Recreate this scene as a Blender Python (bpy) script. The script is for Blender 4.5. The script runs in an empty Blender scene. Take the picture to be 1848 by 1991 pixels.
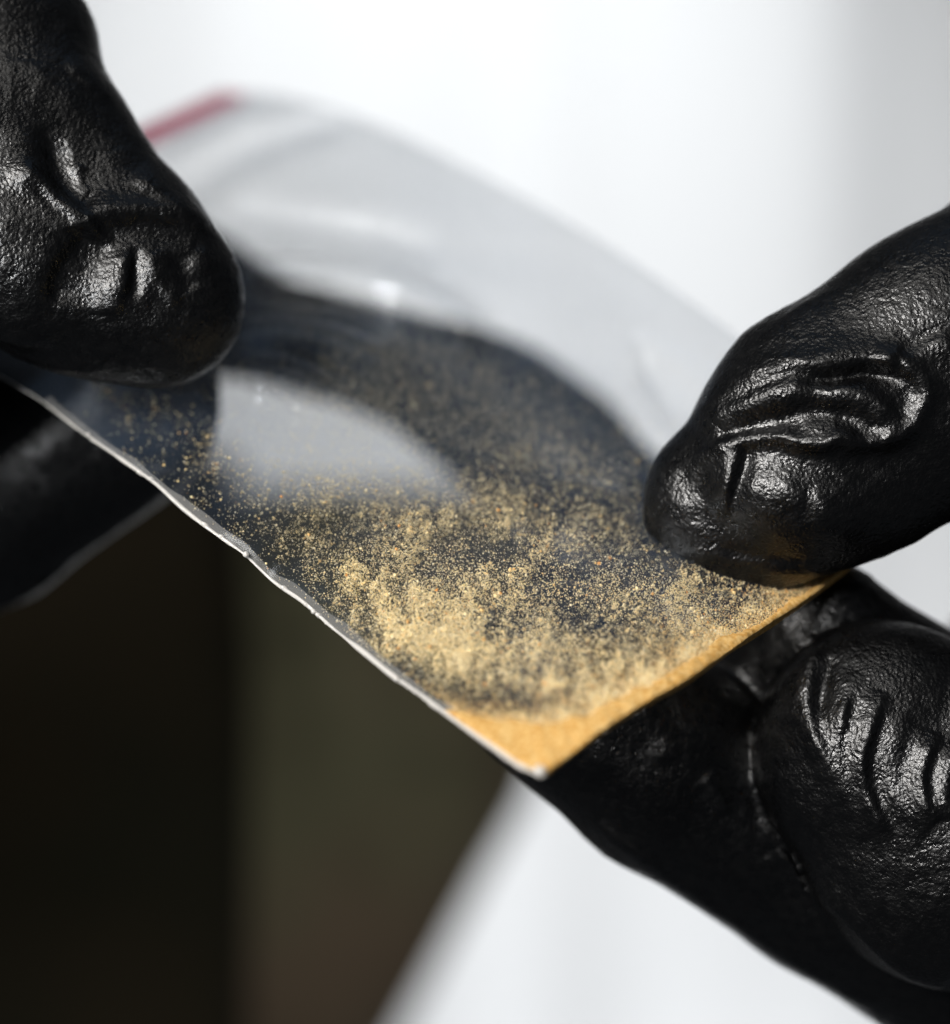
import bpy, math, random
import numpy as np
from mathutils import Vector, Matrix

rng = np.random.default_rng(7)
random.seed(7)
C = bpy.context.scene.collection
SC = bpy.context.scene
MM = 0.001

# ------------------------------------------------------------------ camera
LENS, SENSOR = 100.0, 36.0
FOCUS = 265.0                       # mm from the lens to the plane y = 0
PXW, PXH = 1848.0, 1991.0           # reference picture size used for measurements
PXMM = PXW / (FOCUS * SENSOR / LENS)  # reference pixels per mm at y = 0

cam_d = bpy.data.cameras.new('camera')
cam = bpy.data.objects.new('camera', cam_d)
C.objects.link(cam)
cam.location = (0, -FOCUS * MM, 0)
cam.rotation_euler = (math.radians(90), 0, 0)
cam_d.sensor_fit = 'HORIZONTAL'
cam_d.sensor_width = SENSOR
cam_d.lens = LENS
cam_d.clip_start = 0.01
cam_d.clip_end = 50
cam_d.dof.use_dof = True
cam_d.dof.focus_distance = (FOCUS - 3.5) * MM
cam_d.dof.aperture_fstop = 8.0
cam_d.dof.aperture_blades = 9
SC.camera = cam

# ------------------------------------------------------------------ world, lamps, exposure
w = bpy.data.worlds.new("World")
SC.world = w
w.use_nodes = True
w.node_tree.nodes['Background'].inputs[0].default_value = (0.80, 0.88, 1.0, 1)
w.node_tree.nodes['Background'].inputs[1].default_value = 0.05


def area(name, loc, target, sx, sy, power, col):
    d = bpy.data.lights.new(name, 'AREA')
    d.shape = 'RECTANGLE'
    d.size, d.size_y = sx, sy
    d.energy = power
    d.color = col
    o = bpy.data.objects.new(name, d)
    C.objects.link(o)
    o.location = loc
    o.rotation_euler = (Vector(target) - Vector(loc)).to_track_quat('-Z', 'Y').to_euler()
    return o


def spot(name, loc, target, power, cone, col, size):
    d = bpy.data.lights.new(name, 'SPOT')
    d.energy = power
    d.color = col
    d.spot_size = math.radians(cone)
    d.spot_blend = 1.0
    d.shadow_soft_size = size
    o = bpy.data.objects.new(name, d)
    C.objects.link(o)
    o.location = loc
    o.rotation_euler = (Vector(target) - Vector(loc)).to_track_quat('-Z', 'Y').to_euler()
    return o


area('key_softbox', (-0.30, -0.37, 0.19), (0, 0, 0), 0.15, 0.17, 2.9, (1.0, 0.97, 0.93))

area('front_top_softbox', (-0.05, -0.42, 0.50), (0, 0.02, 0), 0.14, 0.14, 0.4, (1.0, 0.96, 0.90))
spot('left_thumb_fill', (-0.25, -0.38, 0.045), (-0.048, 0.0, 0.030), 27.0, 6.8, (0.96, 0.98, 1.0), 0.05)  # added narrow spot with no visible source, lifts the left thumb's patches
spot('right_hand_fill', (-0.17, -0.42, 0.12), (0.037, 0.0, -0.009), 17.0, 10.5, (1.0, 0.98, 0.96), 0.05)  # added spot to brighten the right thumb pad and creased finger
spot('clothing_fill', (0.12, -0.22, -0.48), (-0.005, 0.20, -0.12), 7.0, 24, (1.0, 0.97, 0.92), 0.06)  # lamp put in below the frame to brighten the dark clothing
area('overhead_blue_fill', (0.06, 0.0, 0.55), (0, 0.0, 0), 0.34, 0.34, 0.06, (0.42, 0.66, 1.0))  # invented blue panel above, there to tint the film's reflection
spot('backdrop_spot', (-0.02, 0.20, 0.62), (-0.005, 0.90, 0.155), 35.0, 42, (0.945, 0.975, 1.0), 0.08)
spot('backdrop_spot_low', (0.10, 0.25, -0.66), (0.14, 0.90, -0.30), 29.0, 48, (0.96, 0.98, 1.0), 0.08)

SC.view_settings.view_transform = 'Standard'
SC.view_settings.look = 'None'
SC.view_settings.exposure = 0.0
SC.view_settings.gamma = 1.0
SC.cycles.use_denoising = True
try:
    SC.cycles.denoiser = 'OPENIMAGEDENOISE'
    SC.cycles.denoising_input_passes = 'RGB_ALBEDO_NORMAL'
except Exception:
    pass
SC.cycles.max_bounces = 10
SC.cycles.transparent_max_bounces = 24
SC.cycles.use_adaptive_sampling = False


# ------------------------------------------------------------------ helpers
def P(u, v, y):
    """Point (mm) on the line of sight through reference pixel (u, v) at depth y."""
    k = (FOCUS + np.asarray(y, float)) / FOCUS
    x = (np.asarray(u, float) - PXW / 2) / PXMM * k
    z = (PXH / 2 - np.asarray(v, float)) / PXMM * k
    return np.stack(np.broadcast_arrays(x, np.asarray(y, float), z), -1)


def uv_of(p):
    k = FOCUS / (FOCUS + p[:, 1])
    return p[:, 0] * k * PXMM + PXW / 2, PXH / 2 - p[:, 2] * k * PXMM


def mesh_np(name, verts, faces, mat, parent=None, smooth=True):
    """verts (mm, n x 3), faces (m x 3 or m x 4) -> ONE mesh object."""
    verts = np.asarray(verts, np.float32) * MM
    faces = np.asarray(faces, np.int32)
    me = bpy.data.meshes.new(name)
    k = faces.shape[1]
    me.vertices.add(len(verts))
    me.vertices.foreach_set('co', verts.ravel())
    me.loops.add(faces.size)
    me.loops.foreach_set('vertex_index', faces.ravel())
    me.polygons.add(len(faces))
    me.polygons.foreach_set('loop_start', np.arange(len(faces), dtype=np.int32) * k)
    me.polygons.foreach_set('loop_total', np.full(len(faces), k, np.int32))
    me.update(calc_edges=True)
    me.validate()
    if smooth:
        me.polygons.foreach_set('use_smooth', np.ones(len(me.polygons), bool))
    me.materials.append(mat)
    o = bpy.data.objects.new(name, me)
    C.objects.link(o)
    if parent:
        o.parent = parent
    return o


def tag(o, label=None, cat=None, kind=None, group=None):
    if label: o['label'] = label
    if cat: o['category'] = cat
    if kind: o['kind'] = kind
    if group: o['group'] = group
    return o


_lat = np.random.default_rng(3).random((64, 64, 64)).astype(np.float32) * 2 - 1


def noise3(p, scale, off=0.0):
    """smooth lattice noise in -1..1; p in mm, scale = feature size in mm."""
    q = np.asarray(p, np.float32) / scale + 17.3 + off
    i = np.floor(q).astype(np.int64)
    f = q - i
    f = f * f * (3 - 2 * f)
    r = 0
    for dx in (0, 1):
        wx = f[:, 0] if dx else 1 - f[:, 0]
        for dy in (0, 1):
            wy = f[:, 1] if dy else 1 - f[:, 1]
            for dz in (0, 1):
                wz = f[:, 2] if dz else 1 - f[:, 2]
                r = r + wx * wy * wz * _lat[(i[:, 0] + dx) & 63, (i[:, 1] + dy) & 63, (i[:, 2] + dz) & 63]
    return r


def interp_poly(pts, q):
    """polyline with any number of columns, sampled at q in 0..1 along its length in columns 0,1 (smooth)."""
    pts = np.asarray(pts, float)
    d = np.r_[0, np.cumsum(np.hypot(*np.diff(pts[:, :2], axis=0).T))]
    d /= d[-1]
    # Catmull-Rom through a non uniform parameter (finite difference tangents)
    m = np.gradient(pts, d, axis=0)
    q = np.clip(np.asarray(q, float), 0, 1)
    i = np.clip(np.searchsorted(d, q, 'right') - 1, 0, len(d) - 2)
    h = d[i + 1] - d[i]
    t = ((q - d[i]) / h)[:, None]
    h = h[:, None]
    return ((2 * t**3 - 3 * t**2 + 1) * pts[i] + (t**3 - 2 * t**2 + t) * h * m[i]
            + (-2 * t**3 + 3 * t**2) * pts[i + 1] + (t**3 - t**2) * h * m[i + 1])


def stroke_dist(u, v, pts):
    """distance (px) to a polyline, signed (+ on its left-hand side as seen on screen), and 0..1 along it."""
    pts = np.asarray(pts, float)
    if len(pts) > 2:
        pts = interp_poly(pts, np.linspace(0, 1, 5 * len(pts)))
    best = np.full(u.shape, 1e9)
    sd = np.full(u.shape, 1e9)
    al = np.zeros(u.shape)
    n = len(pts) - 1
    for k in range(n):
        a, b = pts[k], pts[k + 1]
        ab = b - a
        L2 = ab @ ab + 1e-9
        h = np.clip(((u - a[0]) * ab[0] + (v - a[1]) * ab[1]) / L2, 0, 1)
        dx, dy = u - a[0] - h * ab[0], v - a[1] - h * ab[1]
        d = np.hypot(dx, dy)
        m = d < best
        best[m] = d[m]
        side = np.sign(ab[1] * dx - ab[0] * dy)
        sd[m] = (d * side)[m]
        al[m] = ((k + h) / n)[m]
    return best, sd, al


WIDE, DEEP = 1.0, 1.0


def strokes_height(u, v, strokes):
    """sum of crease and fold profiles (mm). stroke = (points, width_left, width_right, height, fade_start, fade_end)"""
    out = np.zeros(u.shape)
    for st in strokes:
        pts, wl, wr, h = st[:4]
        f0, f1 = st[4:6] if len(st) > 4 else (0.12, 0.12)
        pa = np.asarray(pts, float)
        wl, wr, h = wl * WIDE, wr * WIDE, h * DEEP
        R = 3 * max(wl, wr)
        m = ((u > pa[:, 0].min() - R) & (u < pa[:, 0].max() + R) & (v > pa[:, 1].min() - R) & (v < pa[:, 1].max() + R))
        if not m.any():
            continue
        d, sd, al = stroke_dist(u[m], v[m], pts)
        wd = np.where(sd > 0, wl, wr)
        e = np.exp(-(d / wd) ** 2)
        if f0: e = e * np.clip(al / f0, 0, 1) ** 0.7
        if f1: e = e * np.clip((1 - al) / f1, 0, 1) ** 0.7
        out[m] += h * e
    return out


def blobs_height(u, v, blobs):
    out = np.zeros(u.shape)
    for (cu, cv, ru, rv, ang, h) in blobs:
        c, s = math.cos(math.radians(ang)), math.sin(math.radians(ang))
        a = ((u - cu) * c + (v - cv) * s) / ru
        b = (-(u - cu) * s + (v - cv) * c) / rv
        out += h * np.exp(-(a * a + b * b) ** 1.5)
    return out


# ------------------------------------------------------------------ materials
def new_mat(name):
    m = bpy.data.materials.new(name)
    m.use_nodes = True
    m.node_tree.nodes.clear()
    nt = m.node_tree
    out = nt.nodes.new('ShaderNodeOutputMaterial')
    return m, nt, out


def N(nt, kind, **kw):
    n = nt.nodes.new(kind)
    for k, val in kw.items():
        if k.startswith('_'):
            setattr(n, k[1:], val)
        else:
            n.inputs[k.replace('__', ' ')].default_value = val
    return n


def mat_glove():
    m, nt, out = new_mat('black_nitrile')
    L = nt.links.new
    b = N(nt, 'ShaderNodeBsdfPrincipled', Roughness=0.36)
    b.inputs['Base Color'].default_value = (0.0012, 0.0012, 0.0013, 1)
    b.inputs['Specular IOR Level'].default_value = 0.55
    tc = N(nt, 'ShaderNodeTexCoord')
    n1 = N(nt, 'ShaderNodeTexNoise', Scale=2600.0, Detail=2.0, Roughness=0.6)
    n2 = N(nt, 'ShaderNodeTexVoronoi', Scale=2600.0)
    n3 = N(nt, 'ShaderNodeTexNoise', Scale=1000.0, Detail=2.0, Roughness=0.5)
    for n in (n1, n2, n3):
        L(tc.outputs['Object'], n.inputs['Vector'])
    a = N(nt, 'ShaderNodeMath', _operation='MULTIPLY_ADD')
    L(n2.outputs['Distance'], a.inputs[0]); a.inputs[1].default_value = 0.55
    L(n1.outputs['Fac'], a.inputs[2])
    a2 = N(nt, 'ShaderNodeMath', _operation='MULTIPLY_ADD')
    L(n3.outputs['Fac'], a2.inputs[0]); a2.inputs[1].default_value = 1.3
    L(a.outputs[0], a2.inputs[2])
    bp = N(nt, 'ShaderNodeBump', Strength=1.0, Distance=0.00009)
    L(a2.outputs[0], bp.inputs['Height'])
    L(bp.outputs[0], b.inputs['Normal'])
    rr = N(nt, 'ShaderNodeMapRange')
    L(n3.outputs['Fac'], rr.inputs[0])
    rr.inputs[1].default_value, rr.inputs[2].default_value = 0.3, 0.7
    rr.inputs[3].default_value, rr.inputs[4].default_value = 0.24, 0.38
    L(rr.outputs[0], b.inputs['Roughness'])
    L(b.outputs[0], out.inputs[0])
    return m


def mat_film():
    m, nt, out = new_mat('clear_polythene')
    L = nt.links.new
    lw = N(nt, 'ShaderNodeLayerWeight', Blend=0.5)
    tc = N(nt, 'ShaderNodeTexCoord')
    nz = N(nt, 'ShaderNodeTexNoise', Scale=60.0, Detail=3.0, Roughness=0.6)
    L(tc.outputs['Object'], nz.inputs['Vector'])
    pw = N(nt, 'ShaderNodeMath', _operation='POWER'); pw.inputs[1].default_value = 2.5
    L(lw.outputs['Facing'], pw.inputs[0])
    hz = N(nt, 'ShaderNodeMath', _operation='MULTIPLY_ADD'); hz.inputs[1].default_value = 0.27; hz.inputs[2].default_value = 0.008
    L(pw.outputs[0], hz.inputs[0])
    hn = N(nt, 'ShaderNodeMapRange')
    L(nz.outputs['Fac'], hn.inputs[0])
    hn.inputs[1].default_value, hn.inputs[2].default_value, hn.inputs[3].default_value, hn.inputs[4].default_value = 0.3, 0.7, 0.7, 1.3
    hm = N(nt, 'ShaderNodeMath', _operation='MULTIPLY')
    L(hz.outputs[0], hm.inputs[0]); L(hn.outputs[0], hm.inputs[1])
    tr = N(nt, 'ShaderNodeBsdfTransparent'); tr.inputs[0].default_value = (0.955, 0.955, 0.95, 1)
    # soft round patch of darker film tint, painted to grey the bright gap behind
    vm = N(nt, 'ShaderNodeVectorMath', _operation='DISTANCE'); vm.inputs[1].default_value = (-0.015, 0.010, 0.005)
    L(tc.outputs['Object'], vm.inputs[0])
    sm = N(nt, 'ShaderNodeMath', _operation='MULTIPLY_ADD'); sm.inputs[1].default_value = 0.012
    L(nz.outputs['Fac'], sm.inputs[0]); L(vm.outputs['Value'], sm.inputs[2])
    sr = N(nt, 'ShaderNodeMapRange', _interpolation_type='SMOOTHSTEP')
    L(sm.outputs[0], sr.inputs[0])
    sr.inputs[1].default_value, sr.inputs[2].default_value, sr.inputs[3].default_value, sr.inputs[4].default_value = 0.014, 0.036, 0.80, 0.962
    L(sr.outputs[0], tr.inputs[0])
    df = N(nt, 'ShaderNodeBsdfDiffuse'); df.inputs[0].default_value = (0.38, 0.58, 0.90, 1)
    tl = N(nt, 'ShaderNodeBsdfTranslucent'); tl.inputs[0].default_value = (0.90, 0.85, 0.79, 1)
    mx = N(nt, 'ShaderNodeMixShader'); mx.inputs[0].default_value = 0.5
    L(df.outputs[0], mx.inputs[1]); L(tl.outputs[0], mx.inputs[2])
    m1 = N(nt, 'ShaderNodeMixShader')
    L(hm.outputs[0], m1.inputs[0]); L(tr.outputs[0], m1.inputs[1]); L(mx.outputs[0], m1.inputs[2])
    gl = N(nt, 'ShaderNodeBsdfGlossy', Roughness=0.16); gl.inputs[0].default_value = (0.9, 0.95, 1, 1)
    p5 = N(nt, 'ShaderNodeMath', _operation='POWER'); p5.inputs[1].default_value = 4.5
    L(lw.outputs['Facing'], p5.inputs[0])
    fr = N(nt, 'ShaderNodeMath', _operation='MULTIPLY_ADD'); fr.inputs[1].default_value = 0.55; fr.inputs[2].default_value = 0.055
    L(p5.outputs[0], fr.inputs[0])
    m2 = N(nt, 'ShaderNodeMixShader')
    L(fr.outputs[0], m2.inputs[0]); L(m1.outputs[0], m2.inputs[1]); L(gl.outputs[0], m2.inputs[2])
    nb = N(nt, 'ShaderNodeTexNoise', Scale=180.0, Detail=2.0)
    L(tc.outputs['Object'], nb.inputs['Vector'])
    bp = N(nt, 'ShaderNodeBump', Strength=0.35, Distance=0.0006)
    L(nb.outputs['Fac'], bp.inputs['Height']); L(bp.outputs[0], gl.inputs['Normal'])
    L(m2.outputs[0], out.inputs[0])
    return m


def mat_simple(name, col, rough, spec=0.5, bump=None, var=None, alpha=1.0, trans=0.0):
    """bump = (scale, distance); var = (scale, other colour)"""
    m, nt, out = new_mat(name)
    L = nt.links.new
    b = N(nt, 'ShaderNodeBsdfPrincipled', Roughness=rough, Alpha=alpha)
    b.inputs['Base Color'].default_value = (*col, 1)
    b.inputs['Specular IOR Level'].default_value = spec
    b.inputs['Transmission Weight'].default_value = trans
    tc = N(nt, 'ShaderNodeTexCoord')
    if bump:
        n = N(nt, 'ShaderNodeTexNoise', Scale=bump[0], Detail=3.0)
        L(tc.outputs['Object'], n.inputs['Vector'])
        bp = N(nt, 'ShaderNodeBump', Strength=0.8, Distance=bump[1])
        L(n.outputs['Fac'], bp.inputs['Height']); L(bp.outputs[0], b.inputs['Normal'])
    if var:
        n = N(nt, 'ShaderNodeTexNoise', Scale=var[0], Detail=2.0)
        L(tc.outputs['Object'], n.inputs['Vector'])
        r = N(nt, 'ShaderNodeValToRGB')
        r.color_ramp.elements[0].position, r.color_ramp.elements[1].position = 0.38, 0.62
        r.color_ramp.elements[0].color = (*col, 1)
        r.color_ramp.elements[1].color = (*var[1], 1)
        L(n.outputs['Fac'], r.inputs[0]); L(r.outputs[0], b.inputs['Base Color'])
    L(b.outputs[0], out.inputs[0])
    return m


GLOVE = mat_glove()
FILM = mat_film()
WALL = mat_simple('white_backdrop', (0.80, 0.80, 0.80), 0.9, 0.1)
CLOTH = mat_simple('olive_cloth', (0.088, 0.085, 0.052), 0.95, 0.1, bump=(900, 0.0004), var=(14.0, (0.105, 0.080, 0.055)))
CRIMP = mat_simple('crimped_polythene', (0.70, 0.68, 0.64), 0.25, 0.6, bump=(1100, 0.00015), alpha=0.16)
DARK_CLOTH = mat_simple('black_olive_cloth', (0.012, 0.0115, 0.007), 0.95, 0.1, bump=(900, 0.0004), var=(16.0, (0.018, 0.014, 0.008)))  # darkness of the clothing's left part is put into this colour
SEAM = mat_simple('heat_sealed_polythene', (0.78, 0.75, 0.70), 0.16, 0.8, bump=(1500, 0.00012), alpha=0.72)


def mat_zip():
    m, nt, out = new_mat('red_zip')
    L = nt.links.new
    b = N(nt, 'ShaderNodeBsdfPrincipled', Roughness=0.4)
    b.inputs['Base Color'].default_value = (0.62, 0.05, 0.10, 1)
    tl = N(nt, 'ShaderNodeBsdfTranslucent'); tl.inputs[0].default_value = (0.85, 0.10, 0.17, 1)
    tr = N(nt, 'ShaderNodeBsdfTransparent'); tr.inputs[0].default_value = (0.95, 0.55, 0.62, 1)
    mx = N(nt, 'ShaderNodeMixShader'); mx.inputs[0].default_value = 0.5
    L(b.outputs[0], mx.inputs[1]); L(tl.outputs[0], mx.inputs[2])
    m2 = N(nt, 'ShaderNodeMixShader'); m2.inputs[0].default_value = 0.80
    L(mx.outputs[0], m2.inputs[1]); L(tr.outputs[0], m2.inputs[2])
    L(m2.outputs[0], out.inputs[0])
    return m


RED = mat_zip()
GOLD = mat_simple('golden_powder', (0.54, 0.29, 0.075), 0.95, 0.05, bump=(2600, 0.00022), var=(2200, (0.68, 0.45, 0.18)))


def mat_grain():
    m, nt, out = new_mat('golden_grain')
    L = nt.links.new
    b = N(nt, 'ShaderNodeBsdfPrincipled', Roughness=0.75)
    b.inputs['Specular IOR Level'].default_value = 0.3
    at = N(nt, 'ShaderNodeAttribute'); at.attribute_name = 'grain_tone'
    r = N(nt, 'ShaderNodeValToRGB')
    e = r.color_ramp.elements
    e[0].position, e[0].color = 0.0, (0.97, 0.88, 0.64, 1)
    e[1].position, e[1].color = 1.0, (0.78, 0.34, 0.09, 1)
    x = e.new(0.45); x.color = (0.97, 0.79, 0.42, 1)
    x = e.new(0.85); x.color = (0.84, 0.56, 0.22, 1)
    L(at.outputs['Fac'], r.inputs[0]); L(r.outputs[0], b.inputs['Base Color'])
    tl = N(nt, 'ShaderNodeBsdfTranslucent')
    L(r.outputs[0], tl.inputs[0])
    mx = N(nt, 'ShaderNodeMixShader'); mx.inputs[0].default_value = 0.15
    L(b.outputs[0], mx.inputs[1]); L(tl.outputs[0], mx.inputs[2])
    L(mx.outputs[0], out.inputs[0])
    return m


GRAIN = mat_grain()

# ------------------------------------------------------------------ backdrop
xs = np.linspace(-1300, 1300, 261)
zs = np.linspace(-900, 1000, 60)
X, Z = np.meshgrid(xs, zs, indexing='ij')
prof = lambda x: 7 * np.sin(x / 31.0 + 1.0) + 5 * np.sin(x / 13.7) + 16 * np.sin(x / 75.0 + 2.0)
Y = 900 + prof(X)
n = X.size
front = np.stack([X, Y, Z], -1).reshape(-1, 3)
back = front + [0, 12, 0]
idx = np.arange(n).reshape(X.shape)
q = np.stack([idx[:-1, :-1], idx[1:, :-1], idx[1:, 1:], idx[:-1, 1:]], -1).reshape(-1, 4)
loop = np.r_[idx[:, 0], idx[-1, 1:], idx[-2::-1, -1], idx[0, -2:0:-1]]
rim = np.stack([loop, loop + n, np.roll(loop, -1) + n, np.roll(loop, -1)], -1)
bd = mesh_np('backdrop', np.r_[front, back], np.r_[q, q[:, ::-1] + n, rim], WALL)
tag(bd, kind='structure')

# ------------------------------------------------------------------ the bag: its shape as one patch between two side seams
SEAM_NEAR = [(-360, 505, 28), (-150, 640, 24), (0, 731, 17), (76, 776, 13.5), (164, 844, 9), (236, 893, 5), (297, 935, 2.5), (358, 990, 0.5),
             (419, 1036, -1.5), (476, 1077, -2.5), (533, 1130, -3.5), (590, 1171, -5.5), (648, 1221, -7.5), (704, 1266, -10),
             (772, 1320, -13), (845, 1371, -16), (902, 1413, -18.5), (959, 1455, -21), (1012, 1489, -23), (1060, 1508, -24)]
SEAM_FAR = [(425, 176, 84), (560, 190, 79), (720, 238, 72), (900, 322, 63), (1060, 408, 55), (1200, 490, 48), (1330, 578, 40), (1450, 668, 33),
            (1620, 815, 26), (1770, 965, 19)]
FOLD_LOW = [(1060, 1508, -24), (1110, 1470, -22), (1168, 1427, -20), (1264, 1366, -16), (1332, 1329, -13), (1426, 1264, -6), (1520, 1203, 2),
            (1600, 1146, 8), (1690, 1070, 13), (1770, 965, 19)]
ZIP_END = [(-360, 505, 28), (-80, 395, 46), (280, 240, 70), (425, 176, 84)]

FILM_FOLDS = [([(470, 520), (600, 530), (740, 545), (860, 590), (960, 660)], 18, 40, -2.2),
              ([(470, 570), (620, 590), (800, 620)], 30, 30, 1.2),
              ([(330, 400), (460, 310), (560, 270), (680, 225)], 26, 26, 2.0),
              ([(300, 330), (420, 260), (520, 215)], 20, 20, -1.4),
              ([(440, 420), (600, 445), (760, 470), (860, 500)], 26, 20, 1.8),
              ([(480, 760), (560, 745), (620, 790)], 20, 20, -0.8),
              ([(560, 1132), (640, 1150), (720, 1200)], 10, 14, 0.35),
              ([(640, 1180), (740, 1230), (860, 1330)], 10, 14, 0.3),
              ([(1230, 1360), (1120, 1250), (1080, 1150)], 26, 26, 0.5),
              ([(1240, 700), (1330, 780), (1380, 860)], 40, 40, 1.3),
              ([(130, 800), (180, 760), (210, 740)], 12, 12, 0.7),
              ([(455, 650), (540, 640), (640, 655), (760, 700)], 9, 16, -0.7), ([(470, 690), (560, 700), (660, 745)], 12, 8, 0.6),
              ([(440, 730), (520, 760), (600, 810)], 8, 12, -0.5), ([(380, 770), (430, 840), (470, 930)], 9, 9, 0.45), ([(300, 765), (320, 850)], 8, 8, 0.35),
              ([(1290, 880), (1200, 800), (1110, 740), (1000, 700)], 16, 26, -0.55), ([(1268, 960), (1170, 930), (1060, 920)], 10, 16, -0.5),
              ([(1320, 830), (1270, 740), (1240, 650)], 14, 14, 0.8), ([(1280, 1040), (1200, 1060), (1120, 1090)], 10, 14, 0.35)]


def bag_uvy(s, t, folds=True):
    """s 0 zip .. 1 bottom fold, t 0 near seam .. 1 far seam -> reference pixel u, v and depth y (flat mid-surface)"""
    a, b = interp_poly(SEAM_NEAR, s), interp_poly(SEAM_FAR, s)
    c, d = interp_poly(ZIP_END, t), interp_poly(FOLD_LOW, t)
    w_ = (t ** 1.7)[:, None]
    T, S = t[:, None], s[:, None]
    A, B = np.array(SEAM_NEAR[0], float), np.array(SEAM_NEAR[-1], float)
    D, E = np.array(SEAM_FAR[0], float), np.array(SEAM_FAR[-1], float)

    def coons(T_):
        return (1 - T_) * a + T_ * b + (1 - S) * c + S * d - ((1 - S) * (1 - T_) * A + (1 - S) * T_ * D + S * (1 - T_) * B + S * T_ * E)
    r = coons(T)
    r[:, 2] = ((1 - w_) * a + w_ * b)[:, 2] + (((1 - S) * c + S * d) - ((1 - S) * ((1 - w_) * A + w_ * D) + S * ((1 - w_) * B + w_ * E)))[:, 2] * 0.6
    e = np.clip(t / 0.10, 0, 1) * np.clip((1 - t) / 0.06, 0, 1) * np.clip((1 - s) / 0.05, 0, 1)
    if folds:
        r[:, 2] += 1.6 * e * strokes_height(r[:, 0], r[:, 1], FILM_FOLDS)
        q_ = np.stack([r[:, 0] / PXMM, r[:, 1] / PXMM, 0 * t], -1)
        r[:, 2] += e * (0.7 * noise3(q_, 11.0) + 0.25 * noise3(q_, 4.5, 5.0))
    return r


def bag_gap(s, t):
    """half the distance between the two films, mm"""
    return 1.1 * np.clip(np.sin(np.pi * np.clip(t, 0, 1)), 0, 1) ** 0.6 * (1 - 0.9 * np.clip((s - 0.9) / 0.1, 0, 1)) * np.clip(s / 0.06, 0.15, 1) + 0.06


def bag_pt(s, t, side=0.0):
    """world mm; side -1 the film towards the camera, +1 the film behind"""
    r = bag_uvy(s, t)
    p = P(r[:, 0], r[:, 1], r[:, 2])
    nrm = np.array([0.10, -0.72, 0.68])
    return p - side * bag_gap(s, t)[:, None] * nrm, r


def sheet(side, ns=150, nt_=130):
    s, t = np.meshgrid(np.linspace(0, 1, ns), np.linspace(0, 1, nt_), indexing='ij')
    p, _ = bag_pt(s.ravel(), t.ravel(), side)
    i = np.arange(ns * nt_).reshape(ns, nt_)
    f = np.stack([i[:-1, :-1], i[1:, :-1], i[1:, 1:], i[:-1, 1:]], -1).reshape(-1, 4)
    if side > 0:
        f = f[:, ::-1]
    return p, f


bag = bpy.data.objects.new('plastic_bag', None)
C.objects.link(bag)
bag.empty_display_size = 0.01
tag(bag, 'clear resealable plastic bag pinched between two black gloved hands', 'bag')
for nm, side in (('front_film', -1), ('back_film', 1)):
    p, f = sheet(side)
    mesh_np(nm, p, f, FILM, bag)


def tube(path, rad, ring=10, squash=1.0):
    """path n x 3 mm, rad n -> verts, faces with capped ends"""
    path = np.asarray(path, float)
    tg = np.gradient(path, axis=0)
    tg /= np.linalg.norm(tg, axis=1)[:, None] + 1e-9
    up = np.array([0, -1.0, 0.2])
    sx = np.cross(tg, up); sx /= np.linalg.norm(sx, axis=1)[:, None]
    sy = np.cross(sx, tg)
    a = np.linspace(0, 2 * np.pi, ring, endpoint=False)
    rad = np.broadcast_to(rad, (len(path),)) if np.ndim(rad) < 2 else rad
    R = rad[:, None] if rad.ndim == 1 else rad
    v = path[:, None, :] + (R * np.cos(a))[..., None] * sx[:, None, :] + (R * np.sin(a) * squash)[..., None] * sy[:, None, :]
    n_ = len(path)
    i = np.arange(n_ * ring).reshape(n_, ring)
    f = np.stack([i[:-1], np.roll(i[:-1], -1, 1), np.roll(i[1:], -1, 1), i[1:]], -1).reshape(-1, 4)
    v = v.reshape(-1, 3)
    c0, c1 = len(v), len(v) + 1
    v = np.r_[v, path[:1], path[-1:]]
    j = np.arange(ring)
    k = np.roll(j, -1)
    f = np.r_[f, np.stack([np.full(ring, c0), k, j, np.full(ring, c0)], -1)[:, [0, 1, 2, 2]] * 0 + np.stack([np.full(ring, c0), k, j, j], -1),
              np.stack([np.full(ring, c1), i[-1][j], i[-1][k], i[-1][k]], -1)]
    return v, f


def tube_mesh(name, path, rad, mat, parent, ring=10, squash=1.0):
    v, f = tube(path, rad, ring, squash)
    n_ = len(path)
    body = f[:(n_ - 1) * ring]
    tri = f[(n_ - 1) * ring:, :3]
    # caps as quads folded into triangles: write them with from_pydata
    me = bpy.data.meshes.new(name)
    me.from_pydata([tuple(x) for x in v * MM], [], [tuple(x) for x in body] + [tuple(x) for x in tri])
    me.update()
    me.polygons.foreach_set('use_smooth', np.ones(len(me.polygons), bool))
    me.materials.append(mat)
    o = bpy.data.objects.new(name, me)
    C.objects.link(o)
    o.parent = parent
    return o


# near side seam: a crimped, melted bead of plastic
ns = 900
s = np.linspace(0, 1, ns)
sp, sr = bag_pt(s, np.zeros(ns), 0)
wob = np.stack([sp[:, 0] + sp[:, 2], np.zeros(ns), np.zeros(ns)], -1)
base = np.interp(s, [0, 0.25, 0.42, 0.6, 0.8, 1], [0.065, 0.085, 0.14, 0.21, 0.23, 0.20])
ringn = 12
rad = base[:, None] * (1 + 0.50 * noise3(wob, 1.3)[:, None] + 0.55 * noise3(wob, 0.45, 3.0)[:, None]
                       + 0.35 * noise3(np.stack([np.repeat(wob[:, 0], ringn), np.tile(np.arange(ringn) * 0.9, ns), np.zeros(ns * ringn)], -1), 0.8).reshape(ns, ringn)).clip(0.25, 3)
sp = sp + np.stack([0.16 * noise3(wob, 2.2, 9.0), 0.1 * noise3(wob, 2.0, 4.0), 0.22 * noise3(wob, 1.4, 2.0)], -1) * (base / 0.3)[:, None]
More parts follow.
